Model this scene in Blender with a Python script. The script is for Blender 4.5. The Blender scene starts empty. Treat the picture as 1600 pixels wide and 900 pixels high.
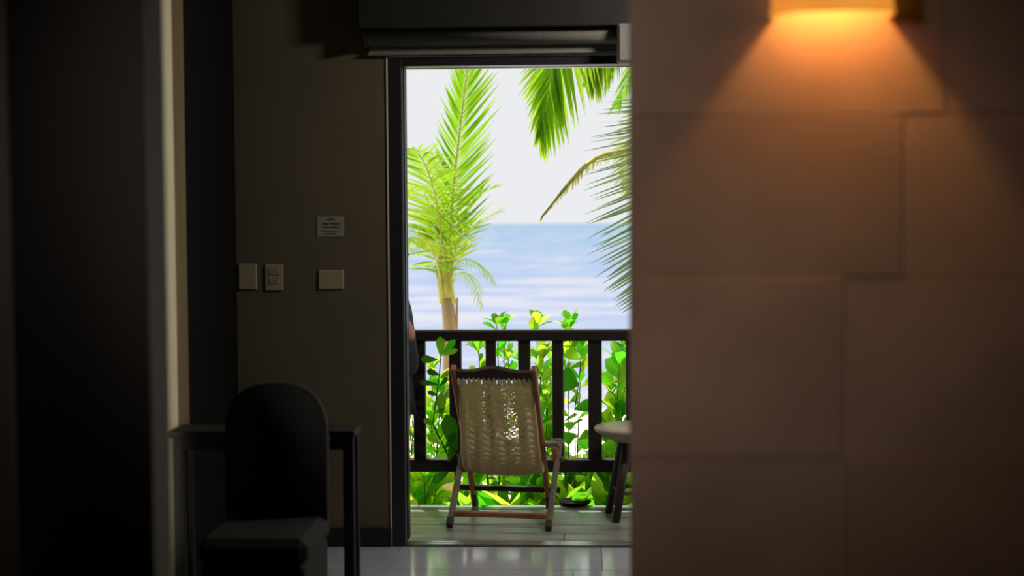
import bpy, bmesh, math, random
from mathutils import Vector, Matrix
random.seed(7)
SC = bpy.context.scene
COL = SC.collection
R = math.radians
# ------------------------------------------------------------------ camera
F = 2222.0
H = 1.5
YAW, PITCH, ROLL = R(2.8), math.atan(101 / F), R(-0.35)
cam_d = bpy.data.cameras.new('camera'); cam = bpy.data.objects.new('camera', cam_d); COL.objects.link(cam)
CM = Matrix.Rotation(YAW, 4, 'Z') @ Matrix.Rotation(R(90) - PITCH, 4, 'X') @ Matrix.Rotation(ROLL, 4, 'Z')
cam.matrix_world = Matrix.Translation((0, 0, H)) @ CM
cam_d.sensor_width = 36; cam_d.lens = 36 * F / 1600
cam_d.clip_end = 20000; cam_d.clip_start = .05
cam_d.dof.use_dof = True; cam_d.dof.focus_distance = 7.8; cam_d.dof.aperture_fstop = 1.6
SC.camera = cam
# ------------------------------------------------------------------ sky, sun, added room fill lights, exposure
W = bpy.data.worlds.new('sky'); SC.world = W; W.use_nodes = True
bgn = W.node_tree.nodes['Background']; bgn.inputs[0].default_value = (.965, .97, 1, 1); bgn.inputs[1].default_value = .87
def lamp(name, kind, loc, energy, color, direction=None, **kw):
    d = bpy.data.lights.new(name, kind); d.energy = energy; d.color = color
    for k, v in kw.items(): setattr(d, k, v)
    o = bpy.data.objects.new(name, d); COL.objects.link(o); o.location = loc
    if direction: o.rotation_euler = Vector(direction).to_track_quat('-Z', 'Y').to_euler()
    return o
lamp('sun', 'SUN', (0, 20, 20), 5.5, (1, .95, .86), (.18, -.40, -.90), angle=R(.6))
lamp('room_fill_spot', 'SPOT', (-1.75, .9, 2.2), 108, (1, .79, .66), (1.50, 2.1, -.60), spot_size=R(44), spot_blend=1, shadow_soft_size=.2)  # added fill spot, strongest on the left part of the partition
lamp('room_fill_spot', 'SPOT', (1.8, .5, 2.3), 85, (1, .95, .86), (-.92, .41, -.22), spot_size=R(39), spot_blend=.8, shadow_soft_size=.2)  # added fill spot that lifts the blacks of the wing wall
lamp('inner_fill_light', 'AREA', (.95, 5.55, 2.72), 25, (1, .89, .76), (-.45, .55, -1), shape='DISK', size=.3)  # unseen light added to brighten far wall, chair back and deck
lamp('alcove_fill_light', 'AREA', (-1.33, 4.2, 1.35), 7.5, (1, .93, .68), (-.40, .90, 0), shape='RECTANGLE', size=.05, size_y=2.2, spread=R(32))  # unseen light added to brighten the pale wall strip, no fixture
vs = SC.view_settings
vs.view_transform = 'Standard'; vs.look = 'None'; vs.gamma = 1; vs.use_curve_mapping = False; vs.exposure = 0
SC.display_settings.display_device = 'sRGB'

def at(px, py, Y):
    d = CM.to_3x3() @ Vector(((px - 800) / F, -(py - 450) / F, -1))
    return Vector((0, 0, H)) + d * (Y / d.y)
def atz(px, py, z):
    d = CM.to_3x3() @ Vector(((px - 800) / F, -(py - 450) / F, -1))
    return Vector((0, 0, H)) + d * ((z - H) / d.z)
# ------------------------------------------------------------------ materials
def nodes(name):
    m = bpy.data.materials.new(name); m.use_nodes = True
    nt = m.node_tree; return m, nt, nt.nodes['Principled BSDF']
def ramp(nt, fac, stops):
    r = nt.nodes.new('ShaderNodeValToRGB')
    while len(r.color_ramp.elements) < len(stops): r.color_ramp.elements.new(.5)
    for e, (p, c) in zip(r.color_ramp.elements, stops):
        e.position = p; e.color = (*c, 1)
    nt.links.new(fac, r.inputs[0]); return r.outputs[0]
def noise(nt, scale, detail=4, stretch=(1, 1, 1), coord='Object', rough=.5):
    tc = nt.nodes.new('ShaderNodeTexCoord'); mp = nt.nodes.new('ShaderNodeMapping')
    mp.inputs['Scale'].default_value = stretch
    nt.links.new(tc.outputs[coord], mp.inputs[0])
    n = nt.nodes.new('ShaderNodeTexNoise'); n.inputs['Scale'].default_value = scale
    n.inputs['Detail'].default_value = detail; n.inputs['Roughness'].default_value = rough
    nt.links.new(mp.outputs[0], n.inputs['Vector']); return n.outputs['Fac']
def bump(nt, p, h, strength=.2, dist=.01):
    b = nt.nodes.new('ShaderNodeBump'); b.inputs['Strength'].default_value = strength
    b.inputs['Distance'].default_value = dist
    nt.links.new(h, b.inputs['Height']); nt.links.new(b.outputs[0], p.inputs['Normal'])
def mat(name, c1, c2=None, scale=8, rough=.6, stretch=(1, 1, 1), bmp=0, metal=0, spec=.5, vary=0, dist=.01, detail=4):
    m, nt, p = nodes(name)
    p.inputs['Roughness'].default_value = rough; p.inputs['Metallic'].default_value = metal
    p.inputs['Specular IOR Level'].default_value = spec
    if c2 is None: c2 = tuple(x * .8 for x in c1)
    n = noise(nt, scale, detail, stretch)
    c = ramp(nt, n, [(.3, c2), (.7, c1)])
    if vary:
        oi = nt.nodes.new('ShaderNodeObjectInfo'); hs = nt.nodes.new('ShaderNodeHueSaturation')
        mr = nt.nodes.new('ShaderNodeMapRange'); mr.inputs[3].default_value = 1 - vary; mr.inputs[4].default_value = 1 + vary
        nt.links.new(oi.outputs['Random'], mr.inputs[0]); nt.links.new(mr.outputs[0], hs.inputs['Value'])
        nt.links.new(c, hs.inputs['Color']); c = hs.outputs[0]
    nt.links.new(c, p.inputs['Base Color'])
    if bmp: bump(nt, p, n, bmp, dist)
    return m
M = {}
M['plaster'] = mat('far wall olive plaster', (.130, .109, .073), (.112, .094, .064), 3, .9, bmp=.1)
M['stone'] = mat('brown stone cladding', (.36, .275, .215), (.25, .185, .145), 2.6, .75, bmp=.15, vary=.10, detail=8)
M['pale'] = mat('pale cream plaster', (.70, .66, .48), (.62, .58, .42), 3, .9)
M['darkwood'] = mat('nearly black wood', (.026, .0255, .024), (.021, .0205, .019), 6, .7, (1, 1, .15), .1, spec=.2)
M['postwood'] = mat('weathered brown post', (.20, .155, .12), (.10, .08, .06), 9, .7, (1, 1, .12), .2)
M['stilewood'] = mat('olive brown timber stile', (.20, .15, .065), (.13, .09, .04), 9, .7, (1, 1, .12), .2)
M['black'] = mat('matte black wall', (.007, .007, .007), None, 4, .9, spec=.1)
M['frame'] = mat('black anodised aluminium', (.022, .022, .028), None, 20, .35)
M['alu'] = mat('brushed bare aluminium', (.55, .55, .60), None, 60, .3, (1, 12, 12), metal=.9)
M['runner'] = mat('bright rounded aluminium', (.90, .89, .97), None, 60, .22, (1, 12, 12), metal=1)
M['trimlight'] = mat('pale plaster corner bead', (.85, .80, .68), None, 5, .8)
M['ceiling'] = mat('dark ceiling boards', (.05, .045, .04), None, 6, .8)
M['tile'] = mat('polished grey floor tile', (.56, .60, .70), (.40, .43, .50), 2.2, .11, (1, 1, 1), .03, spec=1.0, vary=.12, detail=8)
M['grout'] = mat('dark grout', (.05, .05, .045), None, 20, .9)
M['mortar'] = mat('brown mortar', (.24, .18, .14), None, 20, .9)
M['roofpale'] = mat('pale bounce soffit', (.72, .68, .60), None, 6, .8)  # unseen underside kept pale to throw light back onto the porch
M['deck'] = mat('grey weathered deck board', (.46, .46, .48), (.13, .13, .13), 6, .32, (.35, 6, 6), .6, vary=.18, dist=.004, detail=8)
M['rail'] = mat('dark brown painted rail', (.022, .017, .017), (.014, .011, .012), 6, .45, (1, 1, .2), .05)
M['blind'] = mat('grey roller fabric', (.22, .215, .20), None, 60, .8)
M['sand'] = mat('pale beach sand', (.86, .78, .66), (.80, .71, .60), 3, .95, bmp=.3)
M['trunk'] = mat('tan palm trunk', (.62, .42, .24), (.36, .22, .12), 10, .8, (1, 1, .15), .3)
M['petiole'] = mat('yellow green frond stalk', (.55, .52, .10), (.42, .40, .08), 14, .5)
M['chairwood'] = mat('reddish brown chair wood', (.46, .18, .065), (.22, .085, .038), 14, .4, (1, 1, .2), .1)
M['chairgrey'] = mat('worn grey brown chair wood', (.26, .22, .19), (.13, .105, .09), 18, .5, (1, 1, .2), .15)
M['crest'] = mat('dark mahogany', (.05, .022, .016), (.03, .015, .012), 10, .35, (.2, 1, 1))
M['cord'] = mat('cream cotton cord', (.88, .80, .58), (.76, .68, .48), 300, .9, bmp=.3, dist=.002)
def cordmat():
    m = M['cord']; nt = m.node_tree; p = nt.nodes['Principled BSDF']; out = [n for n in nt.nodes if n.type == 'OUTPUT_MATERIAL'][0]
    t = nt.nodes.new('ShaderNodeBsdfTranslucent'); t.inputs['Color'].default_value = (.90, .78, .50, 1); mx = nt.nodes.new('ShaderNodeMixShader'); mx.inputs[0].default_value = .42
    nt.links.new(p.outputs[0], mx.inputs[1]); nt.links.new(t.outputs[0], mx.inputs[2]); nt.links.new(mx.outputs[0], out.inputs['Surface'])
cordmat()
M['tablewood'] = mat('sun bleached table wood', (.55, .46, .36), (.38, .31, .24), 12, .4, (.3, 1, 1), .1)
M['tableleg'] = mat('dark brown table leg', (.05, .032, .024), None, 8, .5)
M['plate'] = mat('ivory switch plate', (.36, .32, .215), (.33, .29, .195), 5, .45)
M['rocker'] = mat('brown rocker', (.30, .25, .16), None, 5, .45)
M['card'] = mat('off white notice card', (.31, .29, .23), None, 5, .7)
M['ink'] = mat('black ink', (.03, .03, .025), None, 5, .8)
M['chairfab'] = mat('black fabric', (.02, .02, .0195), None, 80, .9, bmp=.2)
M['brass'] = mat('dull bronze', (.30, .18, .07), None, 10, .35, metal=.9)
M['skin'] = mat('tanned skin', (.50, .235, .15), (.46, .21, .13), 5, .5)
M['shirt'] = mat('navy cotton', (.02, .028, .055), (.015, .02, .04), 40, .9)
M['trousers'] = mat('dark navy trousers', (.018, .021, .035), None, 40, .9)
M['hair'] = mat('dark brown hair', (.025, .016, .012), None, 60, .5)
M['eye'] = mat('eye white', (.8, .8, .78), None, 10, .2)
M['stem'] = mat('brown green plant stem', (.16, .17, .05), (.10, .09, .035), 12, .6)
M['darkstem'] = mat('dark brown stem', (.05, .035, .02), None, 12, .6)
M['saucer'] = mat('dark grey terracotta', (.010, .009, .008), None, 12, .9, spec=.1)

def leafmat(name, dif, tr, mixf=.6, hue=.03, val=.35):
    m, nt, p = nodes(name)
    out = [n for n in nt.nodes if n.type == 'OUTPUT_MATERIAL'][0]
    t = nt.nodes.new('ShaderNodeBsdfTranslucent'); mx = nt.nodes.new('ShaderNodeMixShader')
    mx.inputs[0].default_value = mixf
    oi = nt.nodes.new('ShaderNodeObjectInfo')
    mh = nt.nodes.new('ShaderNodeMapRange'); mh.inputs[3].default_value = .5 - hue; mh.inputs[4].default_value = .5 + hue
    mv = nt.nodes.new('ShaderNodeMapRange'); mv.inputs[3].default_value = 1 - val; mv.inputs[4].default_value = 1 + val
    nt.links.new(oi.outputs['Random'], mh.inputs[0])
    mul = nt.nodes.new('ShaderNodeMath'); mul.operation = 'MULTIPLY'; mul.inputs[1].default_value = 7.31
    fr = nt.nodes.new('ShaderNodeMath'); fr.operation = 'FRACT'
    nt.links.new(oi.outputs['Random'], mul.inputs[0]); nt.links.new(mul.outputs[0], fr.inputs[0]); nt.links.new(fr.outputs[0], mv.inputs[0])
    nz = noise(nt, 18, 3)
    for c, dst in ((dif, p.inputs['Base Color']), (tr, t.inputs['Color'])):
        col = ramp(nt, nz, [(.3, tuple(x * .85 for x in c)), (.7, c)])
        hs = nt.nodes.new('ShaderNodeHueSaturation')
        nt.links.new(mh.outputs[0], hs.inputs['Hue']); nt.links.new(mv.outputs[0], hs.inputs['Value'])
        nt.links.new(col, hs.inputs['Color']); nt.links.new(hs.outputs[0], dst)
    p.inputs['Roughness'].default_value = .4; p.inputs['Specular IOR Level'].default_value = .35
    nt.links.new(p.outputs[0], mx.inputs[1]); nt.links.new(t.outputs[0], mx.inputs[2])
    nt.links.new(mx.outputs[0], out.inputs['Surface'])
    return m
M['leaf'] = leafmat('bright green leaf', (.08, .34, .015), (.26, .80, .02))
M['leafdark'] = leafmat('deep green leaf', (.03, .17, .015), (.05, .36, .01), .45, .015, .25)
M['leafyellow'] = leafmat('sunlit yellow green leaf', (.30, .54, .03), (.72, 1.0, .06), .72)  # glow of sunlit, backlit leaves is put into this brighter colour
M['frond'] = leafmat('palm leaflet green', (.14, .29, .014), (.38, .62, .02), .66, .02, .15)
M['frondgrey'] = leafmat('grey green palm leaflet', (.20, .32, .20), (.24, .44, .20), .45, .02, .15)
M['frondyellow'] = leafmat('yellowing palm leaflet', (.34, .36, .05), (.55, .56, .06), .5, .02, .15)
def seamat():
    m, nt, p = nodes('sea water')
    tc = nt.nodes.new('ShaderNodeTexCoord'); sp = nt.nodes.new('ShaderNodeSeparateXYZ')
    nt.links.new(tc.outputs['Object'], sp.inputs[0])
    lg = nt.nodes.new('ShaderNodeMath'); lg.operation = 'LOGARITHM'; lg.inputs[1].default_value = 10
    nt.links.new(sp.outputs['Y'], lg.inputs[0])
    mr = nt.nodes.new('ShaderNodeMapRange'); mr.inputs[1].default_value = 1.3; mr.inputs[2].default_value = 3.0
    nt.links.new(lg.outputs[0], mr.inputs[0])
    depth = ramp(nt, mr.outputs[0], [(0, (.235, .285, .40)), (.30, (.18, .245, .39)), (.55, (.105, .21, .36)), (1, (.06, .195, .325))])
    n = noise(nt, .42, 6, (.5, .8, 1), rough=.6)
    streaks = ramp(nt, n, [(.46, (0, 0, 0)), (.58, (1, 1, 1))])  # mask for pale streaks mixed into the water colour
    mx = nt.nodes.new('ShaderNodeMix'); mx.data_type = 'RGBA'
    nt.links.new(streaks, mx.inputs['Factor']); nt.links.new(depth, mx.inputs['A']); mx.inputs['B'].default_value = (.385, .375, .405, 1)
    fm = nt.nodes.new('ShaderNodeMath'); fm.operation = 'MULTIPLY'; fm.inputs[1].default_value = .62
    nt.links.new(streaks, fm.inputs[0]); nt.links.new(fm.outputs[0], mx.inputs['Factor'])
    nt.links.new(mx.outputs['Result'], p.inputs['Base Color'])
    p.inputs['Roughness'].default_value = .55; p.inputs['Specular IOR Level'].default_value = .12
    n2 = noise(nt, .9, 5, (.5, 1, 1)); bump(nt, p, n2, .6, .5)
    return m
M['sea'] = seamat()
def shade_mat():
    m, nt, p = nodes('glowing amber shade')
    n = noise(nt, 5, 3, (1, 1, 2))
    c = ramp(nt, n, [(.3, (.95, .29, .022)), (.7, (1, .40, .05))])
    nt.links.new(c, p.inputs['Emission Color']); p.inputs['Emission Strength'].default_value = .7
    p.inputs['Base Color'].default_value = (.55, .28, .10, 1)
    return m
M['shade'] = shade_mat()
def glass_mat():
    m, nt, p = nodes('clear bulb'); p.inputs['Emission Color'].default_value = (1, .62, .25, 1); p.inputs['Emission Strength'].default_value = 6; return m
M['bulb'] = glass_mat()
# ------------------------------------------------------------------ mesh helpers
def box(bm, x0, x1, y0, y1, z0, z1, bev=0):
    x0, x1 = sorted((x0, x1)); y0, y1 = sorted((y0, y1)); z0, z1 = sorted((z0, z1))
    v = [bm.verts.new(p) for p in ((x0,y0,z0),(x1,y0,z0),(x1,y1,z0),(x0,y1,z0),(x0,y0,z1),(x1,y0,z1),(x1,y1,z1),(x0,y1,z1))]
    fs = [bm.faces.new([v[i] for i in f]) for f in ((0,3,2,1),(4,5,6,7),(0,1,5,4),(1,2,6,5),(2,3,7,6),(3,0,4,7))]
    if bev:
        es = list({e for f in fs for e in f.edges})
        bmesh.ops.bevel(bm, geom=es, offset=bev, segments=1, affect='EDGES')
    return bm
def beam(bm, p, q, w, h, side=(1, 0, 0), bev=0):
    p, q = Vector(p), Vector(q); t = (q - p).normalized(); s = Vector(side); s = (s - t * s.dot(t)).normalized(); u = t.cross(s)
    v = []
    for c in (p, q):
        for a, b in ((-1,-1),(1,-1),(1,1),(-1,1)): v.append(bm.verts.new(c + s * a * w / 2 + u * b * h / 2))
    fs = [bm.faces.new([v[i] for i in f]) for f in ((0,3,2,1),(4,5,6,7),(0,1,5,4),(1,2,6,5),(2,3,7,6),(3,0,4,7))]
    bmesh.ops.recalc_face_normals(bm, faces=fs)
    if bev: bmesh.ops.bevel(bm, geom=list({e for f in fs for e in f.edges}), offset=bev, segments=1, affect='EDGES')
    return bm
def tube(bm, pts, radii, n=8, cap=True):
    pts = [Vector(p) for p in pts]
    if not hasattr(radii, '__len__'): radii = [radii] * len(pts)
    rings = []; up = Vector((.13, .21, 1)).normalized()
    for i, p in enumerate(pts):
        t = (pts[min(i+1, len(pts)-1)] - pts[max(i-1, 0)]).normalized()
        s = t.cross(up)
        if s.length < .1: s = t.cross(Vector((1, 0, 0)))
        s.normalize(); u = s.cross(t)
        rings.append([bm.verts.new(p + (s * math.cos(a) + u * math.sin(a)) * radii[i]) for a in [2*math.pi*k/n for k in range(n)]])
    for a, b in zip(rings, rings[1:]):
        for k in range(n): bm.faces.new((a[k], a[(k+1) % n], b[(k+1) % n], b[k]))
    if cap: bm.faces.new(rings[0][::-1]); bm.faces.new(rings[-1])
    return bm
def lathe(bm, prof, c=(0, 0, 0), n=24, a0=0, a1=2*math.pi):
    full = abs(a1 - a0 - 2*math.pi) < 1e-4; m = n if full else n + 1
    rings = [[bm.verts.new((c[0] + r*math.cos(a0+(a1-a0)*k/n), c[1] + r*math.sin(a0+(a1-a0)*k/n), c[2] + z)) for k in range(m)] for r, z in prof]
    for a, b in zip(rings, rings[1:]):
        for k in range(n): bm.faces.new((a[k], a[(k+1) % m], b[(k+1) % m], b[k]))
    return bm
def bez(p, n=10):
    p = [Vector(x) for x in p]; out = []
    for i in range(n + 1):
        t = i / n; q = p[:]
        while len(q) > 1: q = [a.lerp(b, t) for a, b in zip(q, q[1:])]
        out.append(q[0])
    return out
def link(name, me, parent=None, kind=None):
    o = bpy.data.objects.new(name, me); COL.objects.link(o)
    if parent is not None: o.parent = parent
    if kind: o['kind'] = kind
    return o
def obj(name, bm, m, parent=None, smooth=False, local=False, kind=None):
    """world-space bmesh -> one object; moved into the parent's frame unless local"""
    if parent is not None and not local:
        loc = Vector((0, 0, 0)); q = parent
        while q is not None: loc += q.location; q = q.parent
        bmesh.ops.translate(bm, verts=bm.verts, vec=-loc)
    bmesh.ops.recalc_face_normals(bm, faces=bm.faces)
    me = bpy.data.meshes.new(name); bm.to_mesh(me); bm.free()
    me.materials.append(M[m])
    if smooth:
        for p in me.polygons: p.use_smooth = True
    return link(name, me, parent, kind)
def B(): return bmesh.new()
def tag(o, label, cat, group=None):
    o['label'] = label; o['category'] = cat
    if group: o['group'] = group
    return o
def thing(name, label, cat, loc=(0, 0, 0), rz=0, group=None):
    o = bpy.data.objects.new(name, None); COL.objects.link(o); o.location = loc; o.rotation_euler = (0, 0, rz); o.empty_display_size = .1
    return tag(o, label, cat, group)
def struct(name, bm, m, label=None, cat=None, parent=None):
    o = obj(name, bm, m, parent, kind='structure')
    if label: o['label'] = label
    if cat: o['category'] = cat
    return o

# ================================================================== SETTING
YW = atz(800, 854.5, 0).y                                   # room face of the far wall
XL = at(370, 450, YW).x                    # far-left corner
xo = at(609, 450, YW).x                    # outer edge of door frame
xi = at(630, 450, YW).x                    # inner edge
XR = 2.3; CZ = 2.85; WT = .115
zt = at(800, 88, YW).z                     # top of door frame
zi = at(800, 102, YW).z
XD = 1.45                                  # right end of doorway (hidden behind the stone partition)
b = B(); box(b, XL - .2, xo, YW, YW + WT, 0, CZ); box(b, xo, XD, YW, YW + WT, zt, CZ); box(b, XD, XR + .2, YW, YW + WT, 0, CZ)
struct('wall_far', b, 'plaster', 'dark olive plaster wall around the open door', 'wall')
# left wall: pale reach, wooden stile, then near-black reach to the corner
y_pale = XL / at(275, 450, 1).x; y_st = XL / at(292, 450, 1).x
b = B(); box(b, XL - .2, XL, 3.1, 5.28, 0, CZ); wl = struct('wall_left', b, 'black', 'side wall blackened against bounce light, with one pale plaster stretch behind the screen wall', 'wall')  # hidden stretch coloured black to cut bounce onto the padded chair
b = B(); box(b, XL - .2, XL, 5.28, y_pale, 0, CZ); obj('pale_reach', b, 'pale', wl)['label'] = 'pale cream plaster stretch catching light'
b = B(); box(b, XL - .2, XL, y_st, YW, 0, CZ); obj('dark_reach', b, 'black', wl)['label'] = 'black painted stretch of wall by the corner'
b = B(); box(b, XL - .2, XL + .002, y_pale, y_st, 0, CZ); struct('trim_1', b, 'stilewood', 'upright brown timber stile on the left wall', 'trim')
# dark timber wing wall on the left, close to the camera
yw = 3.0
xwe = at(233, 450, yw).x
yw2 = yw * 1.046
b = B(); box(b, -2.7, xwe - .004, yw, yw2, 0, CZ); wing = struct('wall_wing', b, 'darkwood', 'near black timber screen wall at the far left', 'wall')
b = B(); box(b, xwe - .03, xwe, yw + .004, yw2 - .002, 0, CZ); obj('end_post', b, 'postwood', wing)['label'] = 'weathered brown end face catching daylight'
x0 = at(0, 450, yw).x; x1 = at(21, 450, yw).x
b = B(); box(b, x0 - .03, x1, yw - .015, yw + .002, 0, CZ, .004); obj('stile', b, 'postwood', wing)['label'] = 'brown upright strip at the left picture edge'
# right partition: stone panels
yp = 3.0; xpe = at(987, 450, yp).x
zs = [at(1200, y, yp).z for y in (-90, 180, 433, 714, 985)]
zs = [zs[0] + .38] + zs + [0]
b = B(); box(b, xpe + .006, XR, yp + .02, yp + .15, 0, CZ); part_w = struct('wall_partition', b, 'mortar', 'brown stone clad partition wall carrying the amber lamp', 'wall')
offs = {0: 1240, 1: 1475, 2: 1410, 3: 1318, 4: 1326, 5: 1500}
for r in range(6):
    z1, z0 = zs[r], zs[r + 1]
    xj = at(offs[r], 450, yp).x; w = .56
    xs = [xpe]; x = xj
    while x - w > xpe + .12: x -= w
    while x < XR: xs.append(x); x += w
    xs.append(XR)
    for a, c in zip(xs, xs[1:]):
        g = .0007; pr = random.uniform(0, .003)
        b = B(); box(b, a + (g if a > xpe else 0), c - g, yp - pr, yp + .022, max(z0, .0) + g, z1 - g, .0012)
        obj('stone_panel', b, 'stone', part_w)
b = B(); box(b, xpe, xpe + .008, yp + .02, yp + .15, 0, CZ); obj('end_face', b, 'stone', part_w)
# room shell
b = B(); box(b, XR, XR + .2, -2.2, YW + WT, 0, CZ); struct('wall_right', b, 'plaster', 'plaster wall at the right of the room', 'wall')
b = B(); box(b, -2.9, -2.7, -2.2, 3.2, 0, CZ); struct('wall_left_near', b, 'plaster', 'plaster wall left of the camera', 'wall')
b = B(); box(b, -2.9, XR + .2, -2.4, -2.2, 0, CZ); struct('wall_near', b, 'plaster', 'plaster wall behind the camera', 'wall')
b = B(); box(b, -2.9, XR + .2, -2.4, YW + WT, CZ, CZ + .1); struct('ceiling', b, 'ceiling', 'dark boarded ceiling', 'ceiling')
# floor with tiles near the door
b = B(); box(b, -2.9, XR + .2, -2.4, YW, -.2, -.006); floor = struct('floor', b, 'grout', 'polished grey tiled floor inside the door', 'floor')
yj = atz(760, 890, 0).y
rows = [yj + .47, yj, yj - .47, yj - .94, yj - 1.41]
rows[0] = YW - .002
xj1 = atz(940, 875, 0).x; xj2 = atz(895, 895, 0).x
for r in range(4):
    y1, y0 = rows[r], rows[r + 1]
    xx = (xj1 if r % 2 == 0 else xj2) - 4 * .93
    while xx < XR:
        a, c = max(xx, XL + .002), min(xx + .93, XR - .002)
        if c - a > .03:
            b = B(); zz = random.uniform(-.0006, .0006); box(b, a + .0015, c - .0015, y0 + .0015, y1 - .0015, -.02, zz, .001)
            o = obj('tile', b, 'tile', floor); 
        xx += .93
b = B(); box(b, XL + .001, xo - .002, YW - .016, YW - .0005, 0, .088, .003); struct('baseboard_far', b, 'darkwood', 'nearly black baseboard left of the door', 'baseboard')
b = B(); box(b, xo - .006, xo, YW - .006, YW + .02, 0, zt + .006); box(b, xo - .006, XD, YW - .006, YW + .02, zt, zt + .006)
struct('trim_2', b, 'trimlight', 'thin pale bead around the black door frame', 'trim')
# door frame
door = bpy.data.objects.new('door_1', None); COL.objects.link(door); door.location = (0, YW, 0); door['kind'] = 'structure'
tag(door, 'black framed sliding door standing open to the deck', 'door')
b = B(); box(b, xo, xi, YW - .004, YW + .09, 0, zt - .001, .002); obj('door_stile', b, 'frame', door)
b = B(); box(b, xi, XD, YW - .004, YW + .09, zi, zt - .001, .002); obj('door_head', b, 'frame', door)
x2 = xi + .0085
b = B(); box(b, xi + .0002, xi + .004, YW + .012, YW + .018, .02, zi); obj('track_bead', b, 'alu', door)
b = B(); box(b, xi + .0002, x2, YW + .05, YW + .112, .02, zi); obj('rear_stile', b, 'frame', door)
b = B(); box(b, x2, x2 + .0028, YW + .100, YW + .106, .02, zi); obj('track_bead', b, 'alu', door)
b = B(); box(b, xi, XD, YW + .085, YW + .112, zi - .003, zi); obj('head_bead', b, 'alu', door)
# sill with two bright runners
b = B(); box(b, xo, XD, YW - .002, YW + .112, -.05, .004); obj('sill', b, 'frame', door)
for dy in (.030, .070):
    b = B(); pr_ = [(YW + dy, .0035), (YW + dy + .016, .0035), (YW + dy + .016, .0082), (YW + dy, .0046)]
    va, vb = [[b.verts.new((x, y, z)) for y, z in pr_] for x in (xi + .01, XD)]
    b.faces.new(va); b.faces.new(vb[::-1])
    for k in range(4): b.faces.new((va[k], va[(k+1) % 4], vb[(k+1) % 4], vb[k]))
    obj('sill_runner', b, 'runner', door)
# blind above the door
zb0, zb1 = at(760, 86, YW - .06).z, at(760, 50, YW - .06).z
xb = at(573, 60, YW - .08).x
bl = thing('roller_blind', 'grey roller blind rolled up in a black pelmet above the door', 'blind', (0, YW, zb1))
b = B(); rr = .036; zc = zb1 - .01
tube(b, [(xb, YW - .06, zc - .012), (XD, YW - .06, zc - .012)], rr, 20); obj('fabric_roll', b, 'blind', bl, True)
b = B(); box(b, xb + .004, XD, YW - .028, YW - .02, zt + .012, zc); obj('hanging_fabric', b, 'blind', bl)
b = B(); box(b, xb - .005, XD, YW - .034, YW - .014, zt + .008, zt + .02, .003); obj('hem_bar', b, 'blind', bl)
b = B(); box(b, xb - .03, XD + .02, YW - .14, YW - .001, at(760, 42, YW - .14).z, 2.80, .004); obj('pelmet', b, 'darkwood', bl)
b = B(); box(b, xb - .012, xb - .002, YW - .10, YW - .001, zc - .055, 2.6); obj('bracket', b, 'darkwood', bl)
xb2 = at(972, 60, YW - .16).x
b = B(); box(b, xb2 - .022, xb2 + .08, YW - .165, YW - .09, at(970, 98, YW - .16).z, at(970, 36, YW - .16).z, .012); obj('end_bracket', b, 'blind', bl)['label'] = 'pale grey support bracket of the blind'

# wall plates
def plate(px0, py0, px1, py1, t=.008):
    p = at((px0+px1)/2, (py0+py1)/2, YW); a = at(px0, py0, YW); c = at(px1, py1, YW)
    b = B(); box(b, a.x, c.x, YW - t, YW + .0005, c.z, a.z, .003)
    return p, b
p, b = plate(373, 412, 402, 452)
t = thing('blank_plate', 'upright blank ivory wall plate, leftmost of the three plates', 'wall plate', (p.x, YW, p.z), 0, 'blank wall plates'); obj('cover', b, 'plate', t)
def screws(t, pts):
    for x, z in pts:
        b = B(); lathe(b, [(.0028, 0), (.0028, .002), (.0005, .0025)], n=8); bmesh.ops.rotate(b, verts=b.verts, matrix=Matrix.Rotation(R(90), 3, 'X'))
        bmesh.ops.translate(b, verts=b.verts, vec=(x, YW - .0078, z)); obj('screw', b, 'rocker', t)
screws(t, ((p.x, p.z + .042), (p.x, p.z - .042)))
p, b = plate(414.5, 413, 443, 453.5)
t = thing('light_switch', 'ivory double switch plate with two stacked brown rockers', 'switch', (p.x, YW, p.z)); obj('cover', b, 'plate', t)
for py in (425, 439):
    a, c = at(420.5, py - 5, YW), at(437.5, py + 5, YW)
    b = B(); box(b, a.x, c.x, YW - .011, YW - .006, c.z, a.z, .002); obj('rocker', b, 'rocker', t)
p, b = plate(498, 422, 537.5, 451.5)
t = thing('blank_plate', 'wide blank ivory wall plate under the printed notice', 'wall plate', (p.x, YW, p.z), 0, 'blank wall plates'); obj('cover', b, 'plate', t)
screws(t, ((p.x + .042, p.z), (p.x - .042, p.z)))
p, b = plate(495, 338, 538, 370, .003)
t = thing('notice_card', 'small printed notice card with blurred black lines on the wall', 'sign', (p.x, YW, p.z)); obj('card', b, 'card', t)
rng = random.Random(3)
def inkline(x0, x1, y, hgt, name, gaps=()):
    b = B(); x = x0
    while x < x1 - .6:
        w = rng.uniform(1.1, 1.9)
        if not any(g0 < x < g1 for g0, g1 in gaps):
            hh = hgt * rng.choice((.72, .72, 1, .8)); a = at(x, y + hgt/2 - hh, YW); c = at(min(x + w, x1), y + hgt/2, YW)
            box(b, a.x, c.x, YW - .0036, YW - .0026, c.z, a.z)
        x += w + .55
    obj(name, b, 'ink', t)
inkline(510, 523.5, 342.3, 3.4, 'blurred_line'); inkline(503.5, 531, 349.3, 3.2, 'blurred_line', ((513, 514.6),)); inkline(504, 529, 354.6, 3.0, 'blurred_line')
b = B(); a, c = at(501, 361.2, YW), at(530, 362, YW); box(b, a.x, c.x, YW - .0036, YW - .0026, c.z, a.z); obj('rule', b, 'ink', t)
inkline(507.5, 525.5, 365.3, 2.6, 'blurred_line', ((513, 514.8),))

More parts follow.
